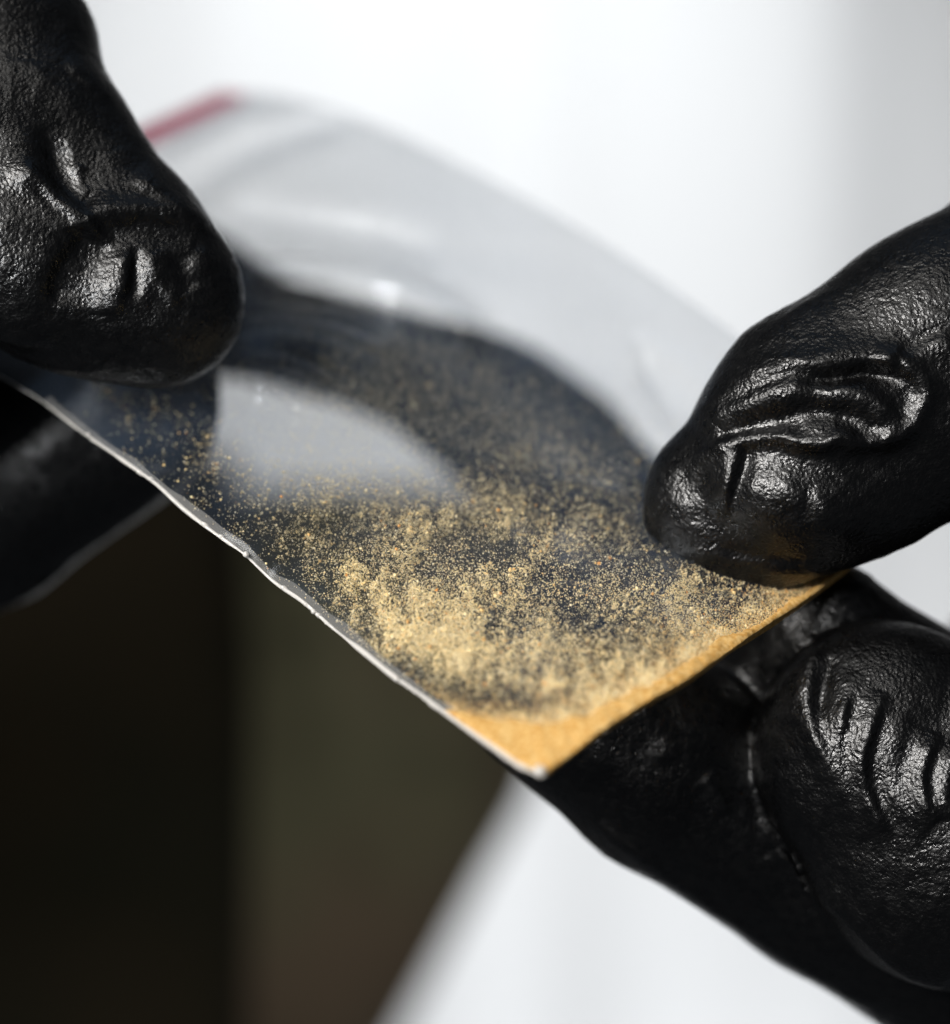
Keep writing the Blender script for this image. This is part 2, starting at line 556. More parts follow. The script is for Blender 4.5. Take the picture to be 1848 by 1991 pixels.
tube_mesh('side_seam', sp, rad, SEAM, bag, ringn)
# flattened crimp beside the seam
cs, ct = np.meshgrid(np.linspace(0.30, 0.999, 420), np.linspace(0.0, 1, 7), indexing='ij')
wid = 0.014 + 0.010 * noise3(np.stack([cs.ravel() * 120, 0 * cs.ravel(), 0 * cs.ravel()], -1), 3.0)
cp, _ = bag_pt(cs.ravel(), ct.ravel() * wid, -1.0)
cp[:, 1] += -0.12 + 0.10 * noise3(cp, 0.9) * ct.ravel()
ci = np.arange(420 * 7).reshape(420, 7)
mesh_np('seal_strip', cp, np.stack([ci[:-1, :-1], ci[1:, :-1], ci[1:, 1:], ci[:-1, 1:]], -1).reshape(-1, 4), CRIMP, bag)
# far side seam, thin and smooth
fp, _ = bag_pt(np.linspace(0, 1, 120), np.ones(120), 0)
tube_mesh('side_seam', fp, np.full(120, 0.06), FILM, bag, 6)
# corner droplet of melted plastic and smaller ones along the seam
for (uu, vv, yy, rr) in ((1051, 1500, -24.4, 0.60), (772, 1321, -13.4, 0.28), (610, 1189, -6.4, 0.26), (478, 1078, -3.2, 0.30), (171, 846, 8.4, 0.22)):
    a = np.linspace(0, np.pi, 9)
    pth = P(uu, vv, yy)[None] + np.stack([rr * -np.cos(a) * 0.8, 0 * a, rr * np.cos(a) * 0.7], -1)
    tube_mesh('melt_bead', pth, np.sin(a) * rr + 0.004, SEAM, bag, 12)
for k in range(26):
    s_b = 0.42 + 0.56 * ((k + rng.random()) / 26)
    c_b, _ = bag_pt(np.array([s_b]), np.array([0.0]), 0)
    rr = 0.10 + 0.16 * rng.random()
    a = np.linspace(0, np.pi, 7)
    st_ = rr * (1 + 1.6 * rng.random())
    pth = c_b + np.stack([st_ * -np.cos(a) * 0.8, 0 * a - 0.06, st_ * np.cos(a) * 0.6], -1) + np.array([0, 0, rng.uniform(-0.12, 0.06)])
    tube_mesh('melt_bead', pth, np.sin(a) * rr + 0.004, SEAM, bag, 8)
# red resealing strip
t_ = np.linspace(0.0, 0.985, 80)
zv = []
for so, sd in ((0.012, -1.25), (0.040, -1.25), (0.040, 1.25), (0.012, 1.25)):
    p, _ = bag_pt(np.full(80, so), t_, 0)
    zv.append(p - np.sign(sd) * 0.45 * np.array([0.1, -0.72, 0.68]))
zv = np.array(zv)          # 4 x 80 x 3
zf = []
for k in range(4):
    a0, a1 = k * 80, ((k + 1) % 4) * 80
    j = np.arange(79)
    zf.append(np.stack([a0 + j, a0 + j + 1, a1 + j + 1, a1 + j], -1))
mesh_np('zip_strip', zv.reshape(-1, 3), np.concatenate(zf), RED, bag, smooth=False)

# ------------------------------------------------------------------ powder
# (a) settled powder lying in the bottom fold
INNER = np.array([(820, 1372), (880, 1384), (950, 1396), (1040, 1404), (1120, 1392), (1200, 1360), (1300, 1312), (1400, 1250), (1500, 1197), (1600, 1142), (1770, 980)], float)
nt2 = 260
tt = np.linspace(0.003, 0.97, nt2)
ss = np.linspace(0.75, 1.0, 300)
S2, T2 = np.meshgrid(ss, tt, indexing='ij')
r = bag_uvy(S2.ravel(), T2.ravel(), False).reshape(300, nt2, 3)
inside = r[..., 1] > np.interp(r[..., 0], INNER[:, 0], INNER[:, 1])
s_in = ss[np.argmax(inside, 0)]
s_in = np.minimum(s_in, 0.990)
ker = np.ones(9) / 9
s_in = np.convolve(np.pad(s_in, 4, 'edge'), ker, 'valid')
nz_ = noise3(np.stack([tt * 60, 0 * tt, 0 * tt], -1), 1.6) * 0.008 + noise3(np.stack([tt * 60, 0 * tt, 0 * tt], -1), 0.5) * 0.004
s_in = np.clip(s_in + nz_, 0.80, 0.992)
nr = 44
q01 = np.linspace(0, 1, nr)
S3 = s_in[None] + (1.001 - s_in)[None] * q01[:, None]
T3 = np.broadcast_to(tt, S3.shape)
mid = bag_uvy(S3.ravel(), T3.ravel())
mp = P(mid[:, 0], mid[:, 1], mid[:, 2])
prof_ = np.broadcast_to((np.clip(np.sin(np.pi * np.clip(q01 * 0.93 + 0.0, 0, 1)), 0, 1) ** 0.35)[:, None], S3.shape).ravel()
nrm = np.array([0.10, -0.72, 0.68])
th = 0.62 * prof_ * (1 + 0.25 * noise3(mp, 2.5) + 0.2 * noise3(mp, 0.7)) + 0.02
fr_ = mp + nrm * th[:, None]
bk_ = mp - nrm * th[:, None] * 0.9
i = np.arange(S3.size).reshape(S3.shape)
f1 = np.stack([i[:-1, :-1], i[1:, :-1], i[1:, 1:], i[:-1, 1:]], -1).reshape(-1, 4)
nn = S3.size
loop = np.r_[i[:, 0], i[-1, 1:], i[-2::-1, -1], i[0, -2:0:-1]]
rim = np.stack([loop, loop + nn, np.roll(loop, -1) + nn, np.roll(loop, -1)], -1)
pw = mesh_np('settled_powder', np.r_[fr_, bk_], np.r_[f1, f1[:, ::-1] + nn, rim], GOLD)
tag(pw, 'golden orange powder packed along the bottom fold of the clear bag', 'powder', kind='stuff')

# (b) loose grains clinging inside the films
DENS = [  # u, v, su, sv, angle, amount
    (930, 1005, 170, 34, 8, .55), (1010, 1045, 90, 40, 15, .55), (770, 1040, 60, 45, 0, .45), (790, 1085, 45, 60, -20, .55),
    (880, 1130, 120, 55, 10, .55), (960, 1150, 110, 50, 0, .60), (880, 1195, 130, 40, 14, .95), (810, 1225, 80, 36, 22, 1.5), (830, 1255, 60, 22, 15, 2.6), (905, 1252, 26, 28, 0, 2.4),
    (760, 1185, 70, 45, 35, .60), (660, 1120, 90, 50, 38, .34), (600, 1010, 110, 60, 20, .06), (720, 990, 120, 40, 5, .14),
    (1200, 1160, 55, 38, -10, .55), (1130, 1120, 110, 80, 0, .12), (1180, 1010, 110, 90, 0, .05), (1000, 860, 190, 60, 25, .03), (1060, 880, 60, 30, 0, .07),
    (1000, 1290, 150, 42, 8, .75), (1100, 1270, 120, 45, -5, .55), (960, 1330, 120, 30, 10, .4), (1200, 1270, 110, 50, -30, .26), (1330, 1160, 90, 50, -10, .40), (1390, 1130, 60, 30, 0, .4),
    (1060, 1340, 150, 34, -6, .55), (1280, 1230, 120, 40, -30, .2), (1400, 1190, 90, 30, -32, .3), (740, 800, 260, 90, 20, .035), (560, 930, 130, 30, 5, .10),
    (330, 850, 75, 60, 30, .05), (190, 762, 22, 10, 10, .14), (300, 800, 60, 30, 10, .03), (430, 960, 90, 50, 40, .04), (1060, 1400, 220, 16, -12, 1.3), (1260, 1325, 120, 16, -32, 1.3), (1440, 1215, 120, 14, -33, 1.2)]
HOLES = [(965, 1062, 60, 22, 8, .75), (880, 1090, 26, 30, 0, .5), (830, 1110, 16, 50, -15, .5), (1000, 1090, 50, 12, 0, .5), (900, 1355, 70, 18, 5, .7), (1000, 1365, 70, 14, 0, .6),
         (780, 1310, 40, 18, 30, .6), (1130, 1220, 40, 30, -20, .3), (710, 1000, 40, 30, 0, .35), (1200, 1215, 60, 24, -20, .3)]


def density(u, v):
    d = np.full(u.shape, 0.004) * (v > 640) * (u > 250)
    for (cu, cv, su, sv, ang, a_) in DENS:
        c_, s_ = math.cos(math.radians(ang)), math.sin(math.radians(ang))
        x_, y_ = (u - cu) * c_ + (v - cv) * s_, -(u - cu) * s_ + (v - cv) * c_
        d += a_ * np.exp(-0.5 * ((x_ / su) ** 2 + (y_ / sv) ** 2))
    for (cu, cv, su, sv, ang, a_) in HOLES:
        c_, s_ = math.cos(math.radians(ang)), math.sin(math.radians(ang))
        x_, y_ = (u - cu) * c_ + (v - cv) * s_, -(u - cu) * s_ + (v - cv) * c_
        d *= 1 - a_ * np.exp(-0.5 * ((x_ / su) ** 2 + (y_ / sv) ** 2))
    q_ = np.stack([u, v, 0 * u], -1)
    q2 = np.stack([u * 0.9 + v * 0.3, v - u * 0.2, 0 * u], -1)
    qr = np.stack([u * 0.80 + v * 0.60, v * 0.80 - u * 0.60, 0 * u], -1)
    qs = np.stack([u * 0.42 - v * 0.91, v * 0.42 + u * 0.91, 0 * u], -1)
    m_ = 0.66 * np.exp(0.9 * noise3(qr, 44.0) + 1.0 * noise3(qs, 21.0, 3.0) + 0.9 * noise3(qr, 10.0, 8.0) + 0.8 * noise3(qs, 5.0, 6.0))
    return d * np.clip(m_, 0.05, 3) * (v > 640)


CAND = 1500000
s = rng.random(CAND) * 0.80 + 0.20
t = rng.random(CAND) ** 1.0
r = bag_uvy(s, t, False)
d = density(r[:, 0], r[:, 1])
keep = (rng.random(CAND) < np.clip(d, 0, 3.0) / 3.2) & (r[:, 0] > -40) & (t > 0.012) & (s < 0.995)
s, t = s[keep], t[keep]
ne = 30000
te = rng.random(ne) * 0.94 + 0.015
se = np.interp(te, tt, s_in) + np.where(rng.random(ne) < 0.25, rng.uniform(0, 0.035, ne), 0.006) - rng.exponential(0.024, ne) * (0.6 + 0.8 * np.abs(noise3(np.stack([te * 60, 0 * te, 0 * te], -1), 2.2)))
ok_ = (se > 0.6) & (se < 0.998)
s, t = np.r_[s, se[ok_]], np.r_[t, te[ok_]]
n_spill = int(ok_.sum())
nf = 130000
tf, sf = rng.random(nf), rng.random(nf) * 0.8 + 0.15
rf = bag_uvy(sf, tf, False)
ca_, sa_ = math.cos(math.radians(22)), math.sin(math.radians(22))
xa, ya = (rf[:, 0] - 770) * ca_ + (rf[:, 1] - 780) * sa_, -(rf[:, 0] - 770) * sa_ + (rf[:, 1] - 780) * ca_
df_ = np.exp(-0.5 * ((xa / 330) ** 2 + (ya / 105) ** 2)) * (0.7 + 0.3 * noise3(np.stack([rf[:, 0], rf[:, 1], 0 * tf], -1), 60.0)) * np.clip((rf[:, 0] - 440) / 160, 0, 1) * np.clip((1010 - rf[:, 1]) / 120, 0, 1)
kf = rng.random(nf) < df_
s, t = np.r_[s, sf[kf]], np.r_[t, tf[kf]]
n_dust = int(kf.sum())
ng = len(s)
side = np.where(rng.random(ng) < 0.6, -0.90, 0.85) + rng.normal(0, 0.04, ng)
side[-n_dust - n_spill:-n_dust] = rng.uniform(-1.0, -0.5, n_spill)
r = bag_uvy(s, t)
p = P(r[:, 0], r[:, 1], r[:, 2]) - (side * bag_gap(s, t))[:, None] * nrm
size = np.exp(rng.normal(math.log(0.057), 0.36, ng))
fine_ = rng.random(ng) < 0.45
size[fine_] *= 0.6
tone = np.clip(rng.normal(0.36, 0.16, ng), 0, 0.9)
thick = density(r[:, 0], r[:, 1]) > 1.0
clump = thick & (rng.random(ng) < 0.10)
size[clump] *= rng.uniform(1.4, 2.0, clump.sum())
tone[clump] = np.clip(rng.normal(0.42, 0.12, clump.sum()), 0.2, 0.8)
big = rng.random(ng) < 0.005
size[big] *= rng.uniform(1.8, 2.8, big.sum())
tone[big] = rng.uniform(0.6, 1.0, big.sum())
left = r[:, 0] < 480
left[-n_dust:] = False
tone[-n_dust - n_spill:-n_dust] = np.clip(rng.normal(0.72, 0.12, n_spill), 0.3, 0.95)
size[-n_dust:] = rng.uniform(0.034, 0.058, n_dust)
tone[-n_dust:] = rng.uniform(0.0, 0.3, n_dust)
big2 = left & (rng.random(ng) < 0.12)
size[big2] *= rng.uniform(1.3, 2.0, big2.sum())
tone[big2] = rng.uniform(0.3, 1.0, big2.sum())
octv = np.array([(1, 0, 0), (-1, 0, 0), (0, 1, 0), (0, -1, 0), (0, 0, 1), (0, 0, -1)], float)
octf = np.array([(0, 2, 4), (2, 1, 4), (1, 3, 4), (3, 0, 4), (2, 0, 5), (1, 2, 5), (3, 1, 5), (0, 3, 5)])
Q = rng.standard_normal((ng, 3, 3))
Q, _ = np.linalg.qr(Q)
Q[np.linalg.det(Q) < 0, :, 0] *= -1
gv = octv[None] * rng.uniform(0.65, 1.3, (ng, 6, 1))
gv = np.einsum('nij,nkj->nki', Q, gv) * size[:, None, None] + p[:, None, :]
gf = (octf[None] + 6 * np.arange(ng)[:, None, None]).reshape(-1, 3)
gr = mesh_np('powder_grains', gv.reshape(-1, 3), gf, GRAIN)
at = gr.data.attributes.new('grain_tone', 'FLOAT', 'POINT')
at.data.foreach_set('value', np.repeat(tone, 6).astype(np.float32))
tag(gr, 'loose pale gold powder grains clinging inside the clear bag', 'powder', kind='stuff')
print('grains', ng)


# ------------------------------------------------------------------ gloved hands: one smooth skin around finger bones
def surface_nets(f, xs, ys, zs):
    ins = f < 0
    a = ins[:-1, :-1, :-1].astype(np.int8)
    cnt = a.copy()
    for dx, dy, dz in ((1, 0, 0), (0, 1, 0), (1, 1, 0), (0, 0, 1), (1, 0, 1), (0, 1, 1), (1, 1, 1)):
        cnt += ins[dx:dx + a.shape[0], dy:dy + a.shape[1], dz:dz + a.shape[2]]
    I, J, K = np.nonzero((cnt > 0) & (cnt < 8))
    vid = np.full(cnt.shape, -1, np.int32)
    vid[I, J, K] = np.arange(len(I))
    acc = np.zeros((len(I), 3)); num = np.zeros(len(I))
    cor = [(x, y, z) for x in (0, 1) for y in (0, 1) for z in (0, 1)]
    for c0 in cor:
        for ax in range(3):
            if c0[ax]:
                continue
            c1 = list(c0); c1[ax] = 1
            f0 = f[I + c0[0], J + c0[1], K + c0[2]]
            f1_ = f[I + c1[0], J + c1[1], K + c1[2]]
            m = (f0 < 0) != (f1_ < 0)
            t_ = np.where(m, f0 / np.where(m, f0 - f1_, 1), 0)
            pos = np.stack([xs[I + c0[0]], ys[J + c0[1]], zs[K + c0[2]]], -1)
            end = np.stack([xs[I + c1[0]], ys[J + c1[1]], zs[K + c1[2]]], -1)
            acc += np.where(m[:, None], pos + (end - pos) * t_[:, None], 0)
            num += m
    verts = acc / num[:, None]
    faces = []
    for ax in range(3):
        sl0 = [slice(None)] * 3; sl1 = [slice(None)] * 3
        sl0[ax] = slice(0, -1); sl1[ax] = slice(1, None)
        A, B = ins[tuple(sl0)], ins[tuple(sl1)]
        o1, o2 = [k for k in range(3) if k != ax]
        ed = A != B
        idx_ = np.array(np.nonzero(ed))
        ok = (idx_[o1] > 0) & (idx_[o2] > 0) & (idx_[o1] < vid.shape[o1]) & (idx_[o2] < vid.shape[o2])
        idx_ = idx_[:, ok]
        flip = A[tuple(idx_)]

        def cell(d1, d2):
            j = idx_.copy(); j[o1] += d1; j[o2] += d2
            return vid[tuple(j)]
        qd = np.stack([cell(-1, -1), cell(0, -1), cell(0, 0), cell(-1, 0)], -1)
        if ax == 1:
            flip = ~flip
        qd[~flip] = qd[~flip][:, ::-1]
        faces.append(qd)
    faces = np.concatenate(faces)
    return verts, faces[(faces >= 0).all(1)]


def smin(a, b, k):
    h = np.clip(0.5 + 0.5 * (b - a) / k, 0, 1)
    return b + (a - b) * h - k * h * (1 - h)


def axis_coords(lo, hi, f0, f1, fine, coarse):
    """fine steps between f0 and f1, growing outside"""
    c = list(np.arange(f0, f1 + fine, fine))
    st, x = fine, c[0]
    pre = []
    while x > lo:
        st = min(st * 1.12, coarse); x -= st; pre.append(x)
    st, x = fine, c[-1]
    while x < hi:
        st = min(st * 1.12, coarse); x += st; c.append(x)
    return np.array(pre[::-1] + c)


def hand_mesh(name, chains, palm, lo, hi, detail, fine=0.55):
    """chains: lists of (u, v, y, radius px, squash); one skin, then folds pressed into it"""
    vx = 53.0; vz = 57.0
    xs_ = axis_coords(lo[0], hi[0], max(lo[0], -vx), min(hi[0], vx), fine, 3.0)
    zs_ = axis_coords(lo[2], hi[2], max(lo[2], -vz), min(hi[2], vz), fine, 3.0)
    ys_ = axis_coords(lo[1], hi[1], max(lo[1], -20), min(hi[1], 26), fine, 2.0)

    def chain_field(ch, k):
        """evaluate only in the box round each bone"""
        f = np.full((len(xs_), len(ys_), len(zs_)), 30.0, np.float32)
        for a, b in zip(ch[:-1], ch[1:]):
            ka, kb = (FOCUS + a[2]) / FOCUS / PXMM, (FOCUS + b[2]) / FOCUS / PXMM
            pa, pb = P(*a[:3]), P(*b[:3])
            ra, rb = a[3] * ka, b[3] * kb
            R = max(ra, rb) + 12
            bl, bh = np.minimum(pa, pb) - R, np.maximum(pa, pb) + R
            i0, i1 = np.searchsorted(xs_, [bl[0], bh[0]]); j0, j1 = np.searchsorted(ys_, [bl[1], bh[1]]); k0, k1 = np.searchsorted(zs_, [bl[2], bh[2]])
            if i0 == i1 or j0 == j1 or k0 == k1:
                continue
            X_ = xs_[i0:i1, None, None].astype(np.float32) - np.float32(pa[0])
            Y_ = ys_[None, j0:j1, None].astype(np.float32) - np.float32(pa[1])
            Z_ = zs_[None, None, k0:k1].astype(np.float32) - np.float32(pa[2])
            ba = (pb - pa).astype(np.float32)
            h = np.clip((X_ * ba[0] + Y_ * ba[1] + Z_ * ba[2]) / np.float32(ba @ ba), 0, 1)
            sq = np.float32(1 / a[4])
            dd = np.sqrt((X_ - h * ba[0]) ** 2 + ((Y_ - h * ba[1]) * sq) ** 2 + (Z_ - h * ba[2]) ** 2) - (np.float32(ra) + h * np.float32(rb - ra))
            sub = f[i0:i1, j0:j1, k0:k1]
            f[i0:i1, j0:j1, k0:k1] = smin(sub, dd, k)
        return f
    F = chain_field(palm, 8.0)
    for ch, kk, kc in chains:
        F = smin(F, chain_field(ch, kc), kk)
    v_, f_ = surface_nets(F, xs_, ys_, zs_)
    o = mesh_np(name, v_, f_, GLOVE)
    md = o.modifiers.new('s', 'SUBSURF')
    md.levels = md.render_levels = 1
    dg = bpy.context.evaluated_depsgraph_get()
    me = bpy.data.meshes.new_from_object(o.evaluated_get(dg))
    o.modifiers.clear()
    old = o.data
    o.data = me
    bpy.data.meshes.remove(old)
    me.name = name
    nv = len(me.vertices)
    co = np.empty(nv * 3, np.float32); me.vertices.foreach_get('co', co); co = co.reshape(-1, 3) / MM
    no = np.empty(nv * 3, np.float32); me.vertices.foreach_get('normal', no); no = no.reshape(-1, 3)
    u, v = uv_of(co)
    face = np.clip((-no[:, 1] - 0.12) * 2.6, 0, 1)
    u = u + 7 * noise3(co, 4.0, 11.0) + 2 * noise3(co, 1.6, 12.0)
    v = v + 7 * noise3(co, 4.0, 21.0) + 2 * noise3(co, 1.6, 22.0)
    h = 0.10 * noise3(co, 12.0) + 0.05 * noise3(co, 4.0, 2.0) + 0.010 * noise3(co, 1.1, 4.0)
    rdg = 1 - np.abs(noise3(co * [1, 1, 1.6], 3.4, 31.0)) * 2.2
    rd2 = 1 - np.abs(noise3(co * [1.5, 1, 1], 1.9, 33.0)) * 2.2
    patch = np.clip(0.5 + 1.2 * noise3(co, 9.0, 35.0), 0, 1)
    h = h + patch * (0.075 * np.clip(rdg, 0, 1) ** 2 + 0.025 * np.clip(rd2, 0, 1) ** 2)
    near = (u > -250) & (u < 2150) & (v > -250) & (v < 2250)
    for (strokes, blobs, y0, y1) in detail:
        m = near & (co[:, 1] > y0) & (co[:, 1] < y1)
        h[m] += face[m] * (strokes_height(u[m], v[m], strokes) + blobs_height(u[m], v[m], blobs))
    # fold directions follow the skin normal
    co = co + no * h[:, None]
    me.vertices.foreach_set('co', (co * MM).astype(np.float32).ravel())
    me.update()
    me.polygons.foreach_set('use_smooth', np.ones(len(me.polygons), bool))
    print(name, nv, len(me.polygons))
    return o


def z2(pts, kx=0.3977, ox=1232.0, ky=0.3977, oy=352.0):
    return [(a * kx + ox, b * ky + oy) for a, b in pts]


WIDE, DEEP = 1.15, 0.95
# ---- right hand
R_THUMB = [(1407, 988, 5.5, 150, .72), (1460, 968, 5.0, 180, .68), (1610, 850, 2.8, 245, .62), (1850, 712, 4, 264, .66), (2150, 560, 10, 310, .85), (2600, 800, 30, 420, .9)]
R_INDEX = [(1095, 1328, 11, 200, .75), (1300, 1490, 13, 206, .8), (1620, 1690, 17, 206, .85), (2000, 1915, 24, 225, .9), (2650, 1700, 34, 330, .9)]
R_MIDDLE = [(1722, 1466, 6, 258, .68), (1880, 1592, 6.5, 328, .66), (2250, 1680, 18, 330, .85), (2700, 1500, 34, 380, .9)]
R_TUCK = [(1490, 1345, 17, 120, .8), (1602, 1232, 13, 136, .8), (1800, 1420, 16, 200, .8)]
R_SUPPORT = [(1150, 1085, 34, 135, .8), (1400, 1250, 34, 165, .8), (1800, 1480, 32, 220, .85), (2650, 1600, 34, 330, .9)]
R_RING = [(1975, 1300, 62, 150, .9), (2300, 1500, 66, 200, .9), (2750, 1450, 50, 300, .9)]
R_LITTLE = [(2080, 1950, 60, 150, .9), (2350, 1800, 66, 180, .9), (2800, 1500, 50, 300, .9)]
R_PALM = [(2700, 1100, 34, 520, .75), (2950, 1400, 40, 560, .7), (3700, 1600, 50, 480, .75)]

rt_strokes = [
    # edge of the smooth upper skin over the collapsed pouch, then the thick rim round its right end
    (z2([(200, 1215), (400, 1075), (560, 985), (740, 915), (950, 882), (1160, 872), (1310, 900)]), 30, 12, 0.70, .55, .05),
    (z2([(1160, 872), (1310, 900), (1400, 960), (1440, 1040), (1405, 1135), (1330, 1210), (1240, 1262), (1130, 1278)]), 20, 15, 0.85, .15, .15),
    (z2([(1200, 1275), (1100, 1278), (1000, 1268), (930, 1305), (830, 1295), (720, 1262), (600, 1250), (510, 1270), (400, 1318), (260, 1420)]), 16, 13, 0.75, .15, .35),
    # lit wedge inside the pouch and the tongue on its right
    (z2([(300, 1215), (450, 1140), (600, 1080), (760, 1035), (900, 1005)]), 22, 26, 0.70, .25, .35),
    (z2([(900, 1025), (1050, 1035), (1170, 1085), (1260, 1150), (1310, 1190)]), 18, 30, 0.65, .3, .2),
    (z2([(800, 985), (900, 955), (1050, 942), (1200, 945), (1330, 985)]), 12, 15, -0.85, .35, .25),
    (z2([(420, 1265), (600, 1205), (760, 1165), (900, 1120), (1010, 1125), (1120, 1180), (1230, 1235)]), 20, 28, -1.05, .45, .25),
    # tip pad, slot and lower pad
    (z2([(525, 1270), (505, 1380), (470, 1520), (445, 1630)]), 9, 30, 0.50, .2, .4),
    (z2([(560, 1285), (548, 1380), (522, 1490), (490, 1600)]), 15, 11, -0.60, .15, .35),
    (z2([(575, 1310), (720, 1335), (900, 1365), (1050, 1375), (1250, 1345), (1420, 1240)]), 22, 40, -0.7, .3, .2),
    (z2([(700, 1420), (760, 1500), (780, 1600)]), 26, 14, 0.18, .3, .3),
    (z2([(880, 1440), (850, 1540), (870, 1640)]), 12, 26, -0.22, .3, .3),
    (z2([(640, 780), (850, 615), (1040, 550), (1250, 470)]), 10, 34, 0.30, .3, .5),
    (z2([(1300, 890), (1400, 830), (1549, 760)]), 20, 30, 0.35),
    (z2([(1320, 860), (1480, 745), (1560, 740)]), 12, 12, -0.3),
    (z2([(220, 1420), (310, 1540), (420, 1640), (600, 1700)]), 24, 24, -0.30, .3, .3),
    (z2([(120, 1700), (220, 1610), (330, 1540)]), 10, 16, 0.12),
    (z2([(250, 1800), (450, 1850), (700, 1890), (1000, 1880)]), 14, 14, 0.22),
    (z2([(400, 1790), (600, 1825), (850, 1830)]), 12, 12, -0.22, .3, .3),
]
K2 = 0.3977
rt_blobs = [(400 * K2 + 1232, 1460 * K2 + 352, 50, 62, 0, 0.35), (760 * K2 + 1232, 1590 * K2 + 352, 125, 70, 15, 1.3), (990 * K2 + 1232, 1640 * K2 + 352, 50, 46, 30, .35),
            (1290 * K2 + 1232, 1480 * K2 + 352, 120, 80, 10, -0.8)]


def z3(pts):
    return [(a * .47 + 1144, b * .47 + 1056) for a, b in pts]


rm_strokes = [   # crescent creases: slow slope on the left, steep drop on the right
    (z3([(985, 385), (945, 470), (915, 580), (912, 680), (932, 770), (965, 870), (1000, 980)]), 13, 36, 0.75, .15, .3),
    (z3([(1115, 540), (1062, 650), (1030, 760), (1024, 870), (1046, 985), (1092, 1100), (1165, 1225)]), 12, 34, 0.62, .25, .25),
    (z3([(1222, 620), (1170, 740), (1143, 860), (1146, 970), (1180, 1090), (1258, 1215)]), 11, 32, 0.62, .25, .25),
    (z3([(1318, 690), (1268, 810), (1243, 930), (1250, 1040), (1300, 1160)]), 12, 34, 0.55, .25, .25),
    (z3([(1445, 780), (1395, 890), (1372, 1000), (1388, 1090), (1450, 1150)]), 12, 44, 0.70, .2, .2),
    (z3([(1560, 860), (1500, 950), (1480, 1050), (1510, 1130)]), 14, 36, 0.6, .2, .2),
    (z3([(1010, 470), (975, 560), (962, 650), (975, 730)]), 14, 8, -0.35, .3, .3),
    (z3([(1180, 1010), (1200, 1100), (1240, 1180)]), 8, 16, 0.18, .3, .3),
    (z3([(1075, 640), (1050, 730), (1050, 800)]), 6, 12, 0.15, .3, .3),
    (z3([(830, 420), (900, 372), (970, 352)]), 14, 12, 0.22, .3, .2),
    (z3([(710, 1140), (800, 1290), (950, 1440), (1060, 1540), (1180, 1650), (1300, 1770), (1400, 1820), (1498, 1840)]), 26, 10, 0.40, .05, .05),
    (z3([(700, 640), (800, 760), (900, 880), (950, 980)]), 30, 30, -0.22),
]
_var = (1.2, 0.95, 1.45, 0.8, 1.3, 1.2, 1.0, 1.6, 1.8, 1, 1.4, 1)
rm_strokes = [(a[0], a[1] * (1.35 if k in (1, 3) else 1.0), a[2], a[3] * _var[k]) + a[4:] for k, a in enumerate(rm_strokes)]
rm_blobs = [(780 * .47 + 1144, 560 * .47 + 1056, 60, 90, 20, 0.4)]
ri_strokes = [
    (z3([(760, 1270), (850, 1350), (950, 1440), (1040, 1540)]), 20, 26, 0.3),
    (z3([(0, 1130), (300, 1360), (600, 1560), (900, 1760), (1200, 1920)]), 8, 16, 0.35, .05, .05),
    (z3([(20, 830), (160, 960), (300, 1090), (420, 1160)]), 40, 40, 0.3),
    (z3([(210, 700), (300, 800), (330, 900)]), 26, 26, 0.2),
    (z3([(480, 960), (540, 1060), (560, 1130)]), 16, 16, 0.35),
]
right = hand_mesh('gloved_hand', [(R_THUMB, 2.0, 3.6), (R_INDEX, 1.2, 1.8), (R_MIDDLE, 0.4, 1.8), (R_TUCK, 1.0, 1.8), (R_SUPPORT, 1.0, 3), (R_RING, 1.0, 3), (R_LITTLE, 1.0, 3)], R_PALM,
                  (-8, -32, -75), (185, 80, 62), [(rt_strokes, rt_blobs, -40, 12), (rm_strokes, rm_blobs, -40, 10), (ri_strokes, [], -40, 20)])
tag(right, 'right gloved hand pinching the powder filled bag corner, creased black fingers', 'hand', group='black gloved hands holding the bag')

# ---- left hand
L_THUMB = [(318, 592, 6, 155, .72), (250, 548, 6, 190, .66), (155, 488, 6.5, 228, .62), (-30, 340, 8, 300, .60), (-330, 180, 14, 340, .75), (-800, 420, 30, 420, .9)]
L_KNUCKLE = [(-70, 130, 10, 268, .65), (-330, 180, 14, 320, .75), (-500, 560, -1, 345, .9)]  # last node: unseen bulk added to block the key from the middle finger
L_INDEX = [(1205, 965, 78, 112, .85), (1080, 880, 85, 124, .85), (955, 800, 90, 134, .85), (830, 735, 94, 142, .85), (690, 690, 95, 148, .85), (560, 655, 95, 146, .85), (420, 610, 94, 148, .85), (80, 470, 76, 175, .85), (-700, 420, 44, 300, .9)]
L_MIDDLE = [(203, 782, 32, 228, .60), (-60, 950, 33, 240, .65), (-420, 1080, 34, 260, .75), (-900, 800, 40, 330, .9)]
L_PAD = [(50, 525, 1, 150, .5), (-140, 400, 1, 190, .5)]
L_RING = [(-200, 1330, 44, 165, .9), (-520, 1330, 46, 210, .9), (-950, 900, 45, 330, .9)]
L_LITTLE = [(-330, 1640, 60, 150, .9), (-620, 1520, 62, 190, .9), (-1000, 1000, 50, 330, .9)]
L_BACK = [(238, 148, 120, 85, .9), (-250, 250, 60, 240, .9), (-800, 500, 40, 350, .9)]
L_PALM = [(-900, 500, 36, 520, .75), (-1150, 750, 42, 560, .7), (-1900, 800, 50, 480, .75)]


def z1(pts):
    return [(a * .3977, b * .3977) for a, b in pts]


